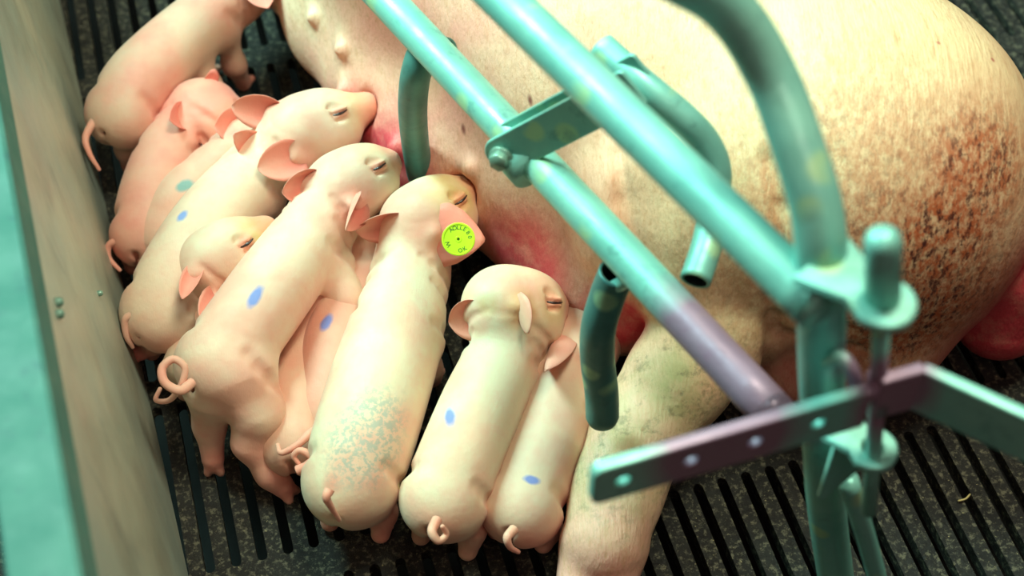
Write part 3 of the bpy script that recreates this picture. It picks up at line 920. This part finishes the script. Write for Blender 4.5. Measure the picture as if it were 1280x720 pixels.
# E: small one between D and F
piglet('small piglet with only head showing, wedged between two larger ones',
       [(248, 455, .055, .034), (240, 410, .065, .035), (250, 365, .082, .033), (268, 335, .095, .030)], (277, 324, .125), (330, 288, .138), up=(-.4, .2, .8),
       ears=[dict(side=-1, base=(246, 338, .140), tip=(228, 374, .128), face=(-.1, -.8, .5), w=.010, cup=.7), dict(side=1, base=(274, 366, .150), tip=(252, 402, .122), face=(.35, -.5, .8), w=.016, cup=.3)],
       hs=.92, h=.0023, autolegs=(0,), tan=[((328, 288, .13), .035, .9)], skin=((.74, .66, .52), (.76, .56, .45)))
# G and I: lower layer between F and H
piglet('lower piglet whose blue-marked back shows beside the tagged piglet',
       [(412, 520, .060, .036), (415, 475, .07, .038), (420, 425, .078, .038), (440, 370, .078, .036), (458, 330, .08, .033)], (470, 300, .085), (500, 262, .09), up=(0, -.2, 1),
       ears=[dict(side=-1, tip=(445, 290, .07), w=.015), dict(side=1, tip=(480, 330, .05), w=.015)],
       tail=[(405, 535, .08), (390, 540, .095), (372, 556, .095), (352, 566, .09), (347, 556, .09)],
       marks=[mark(408, 403, .115, 411, 397, (.010, .0055))], skin=((.78, .53, .42), (.76, .46, .38)), h=.003)
piglet('lowest piglet under the marked climbing one, pale rump showing with curly tail',
       [(368, 560, .052, .035), (370, 520, .060, .037), (378, 470, .062, .036), (392, 420, .06, .034)], (405, 385, .065), (430, 345, .07), up=(0, -.2, 1),
       ears=[dict(side=-1, tip=(375, 380, .04), w=.015), dict(side=1, tip=(432, 400, .04), w=.015)],
       tail=[(372, 588, .085), (384, 582, .09), (390, 572, .095), (376, 563, .10), (367, 570, .095), (374, 580, .088)],
       skin=((.78, .58, .45), (.78, .52, .42)), h=.003, autolegs=(0, 1))
# F: climbing piglet with curly tail
piglet('large piglet with one blue dash on its back and a curled tail, climbing over others',
       [(268, 462, .120, .044), (296, 424, .128, .048), (340, 362, .135, .049), (385, 300, .135, .045), (412, 262, .138, .037)], (438, 229, .152), (484, 205, .158), up=(-.3, .3, .75), hs=.92,
       ears=[dict(side=-1, base=(394, 226, .165), tip=(350, 239, .150), face=(.05, -.85, .45), w=.019, cup=.55, bend=.12), dict(side=1, base=(442, 249, .182), tip=(432, 288, .155), face=(.8, -.35, .35), w=.014, cup=.95)],
       tail=[(240, 478, .15), (225, 488, .155), (206, 478, .16), (203, 460, .165), (217, 449, .168), (231, 460, .162), (226, 482, .15), (212, 500, .13), (195, 500, .12), (200, 486, .12)],
       legs=[[(302, 470, .115, .038), (322, 515, .088, .026), (312, 553, .062, .0165), (338, 592, .030, .0135), (352, 606, .016, .012)],
             [(268, 492, .095, .030), (262, 530, .055, .0155), (266, 572, .022, .0115)],
             [(415, 335, .115, .026), (432, 372, .100, .017), (446, 408, .085, .012)]], autolegs=(), h=.0023,
       marks=[mark(319, 371, .180, 325, 362, (.0125, .0052), col=(.08, .22, .66))])
# H: tagged piglet
tagged, hs_ = piglet('pale piglet with a yellow disc tag in its ear and grey speckled rump',
       [(436, 612, .085, .047), (451, 560, .098, .057), (475, 480, .105, .059), (498, 405, .108, .055), (515, 335, .112, .041)], (531, 274, .138), (577, 240, .142), up=(-.25, .2, .85),
       ears=[dict(side=-1, base=(498, 272, .155), tip=(443, 284, .135), face=(.0, -.9, .15), w=.019, cup=.6, bend=.1), dict(side=1, base=(536, 288, .170), tip=(606, 300, .130), face=(.0, -.62, .79), w=.029, cup=-.14, point=.8)],
       tail=[(412, 612, .145), (408, 622, .142), (414, 634, .125), (424, 650, .10)], h=.0023, skin=((.78, .68, .52), (.80, .58, .46)),
       tan=[((575, 235, .13), .05, .9)], flush=[((592, 298, .12), .03, .3), ((410, 606, .13), .016, .6)],
       marks=[dict(px=(456, 548), ax=P(480, 500, .150) - P(440, 590, .15), half=(.052, .034), col=(.30, .40, .34), speck=190, a=.65, soft=.3),
              dict(px=(500, 612), ax=Vector((1, .6, 0)), half=(.010, .006), col=(.70, .62, .10), a=.6)])
# K: rightmost, lower
piglet('rightmost piglet, lying low against the outstretched hind leg of the sow',
       [(650, 640, .060, .042), (672, 575, .070, .046), (694, 510, .078, .045), (712, 462, .082, .038)], (722, 432, .085), (752, 385, .085), up=(.1, -.2, 1),
       ears=[dict(side=-1, tip=(684, 462, .135), face=(.2, -.9, -.1), w=.016, cup=.8, back=.0), dict(side=1, tip=(745, 450, .10), w=.016)],
       tail=[(642, 662, .085), (634, 672, .09), (638, 684, .08), (648, 690, .065)],
       marks=[mark(665, 600, .115, 672, 601, (.008, .004))], skin=((.78, .60, .47), (.78, .50, .42)), h=.0026, flush=[((735, 470, .10), .03, .4)])
# J
piglet('shorter pale piglet with a blue smudge mid-back, brown-smudged face at the udder',
       [(552, 632, .085, .043), (572, 578, .098, .045), (602, 508, .108, .046), (629, 450, .112, .043), (636, 415, .118, .038)], (640, 383, .140), (690, 386, .128), up=(-.25, .45, .7), hs=1.0,
       ears=[dict(side=-1, base=(604, 393, .150), tip=(561, 404, .120), face=(-.1, -.8, .5), w=.021, cup=.4), dict(side=1, base=(645, 374, .185), tip=(661, 416, .150), face=(.9, .2, -.3), w=.015, cup=.3)],
       tail=[(546, 650, .11), (540, 664, .115), (548, 676, .11), (558, 668, .11), (553, 658, .12)], h=.0023, tan=[((652, 385, .165), .028, .8), ((610, 382, .15), .016, .6), ((690, 385, .12), .03, .5)],
       marks=[mark(563, 522, .150, 561, 512, (.010, .0055))], skin=((.76, .66, .50), (.80, .56, .44)))

# ------------------------------------------------------------------ ear tag on the tagged piglet
tc = P(573, 299, .172); td = (CAM - tc).normalized(); td = (td + Vector((-.1, .0, .12))).normalized()
tr = Vector((1, 0, 0)); tr = (tr - td * tr.dot(td)).normalized(); tu = td.cross(tr)
n = NT('tag_yellow'); m_tag = n.out(n.mix(n.noise(80), (.62, .95, .03), (.50, .88, .02)), .35)
m_ink = plain('tag_ink', (.07, .16, .01), .6, var=.1)
RT = .0170
prof = [(0.0, -.0012), (RT, -.0012), (RT, .0010), (RT - .0008, .0016), (RT - .0018, .0016), (RT - .0022, .0008), (.0034, .0008), (.0030, .0014), (.0016, .0014), (.0013, -.0006), (0.0, -.0006)]
V = []; F = []; seg = 48
for (r, hh) in prof[1:-1]:
    for k in range(seg):
        a = 2 * math.pi * k / seg; V.append(tc + tr * r * math.cos(a) + tu * r * math.sin(a) + td * hh)
nr = len(prof) - 2
for i in range(nr - 1):
    for k in range(seg): F.append((i * seg + k, i * seg + (k + 1) % seg, (i + 1) * seg + (k + 1) % seg, (i + 1) * seg + k))
F.append(tuple(reversed(range(seg))))
et = link('ear_tag', mesh('ear_tag', V, F), m_tag, tagged, smooth=False); et['label'] = 'yellow round ear tag with dark lettering'
link('tag_pin', mesh('tag_pin', *sweep([tc - td * .010, tc + td * .0004], [.0026, .0014], 16)), m_ink, et)


def letter(ch, ang, rad, size, flip=False):
    cu = bpy.data.curves.new('t', 'FONT'); cu.body = ch; cu.size = size; cu.align_x = 'CENTER'; cu.align_y = 'CENTER'; cu.extrude = .00008; cu.offset = .0001
    t = bpy.data.objects.new('tmp', cu); COL.objects.link(t); dg = bpy.context.evaluated_depsgraph_get()
    me = bpy.data.meshes.new_from_object(t.evaluated_get(dg)); bpy.data.objects.remove(t)
    a = math.radians(ang); pos = tc + tr * math.cos(a) * rad + tu * math.sin(a) * rad + td * .00092
    up_ = (tr * math.cos(a) + tu * math.sin(a)) * (-1 if flip else 1); x_ = up_.cross(td)
    me.transform(Matrix.Translation(pos) @ Matrix((x_, up_, td)).transposed().to_4x4())
    V = [v_.co.copy() for v_ in me.vertices]; F = [tuple(p.vertices) for p in me.polygons]; return V, F


LT = [letter(ch, a, .0118, .0058) for ch, a in zip('AOLLE80', (128, 109, 92, 76, 58, 34, 10))]
LT += [letter('O', -80, .0118, .0058, True), letter('K', -56, .0118, .0058, True), letter('W', 206, .0112, .0062)]
link('lettering', mesh('lettering', *join(*LT)), m_ink, et, smooth=False)

# ------------------------------------------------------------------ straw on the slats
m_straw = plain('straw', (.55, .47, .20), .6)
for k_, (px, py, a, L_, lb) in enumerate(((1205, 622, 30, .016, 'short yellow straw bit on the slats at the lower right'), (1135, 446, 25, .03, 'thin curved straw stalk beside the lower edge of the rump'), (1010, 612, 100, .012, 'tiny straw crumb on the slats left of the crate post'))):
    c = P(px, py, .003); d = Vector((math.cos(math.radians(a)), math.sin(math.radians(a)), 0))
    o = link('straw', mesh('straw', *sweep(catmull([c - d * L_ / 2, c + Vector((.001, -.002, .001)), c + d * L_ / 2], 4), .0011, 6)), m_straw); tag(o, lb, 'straw')
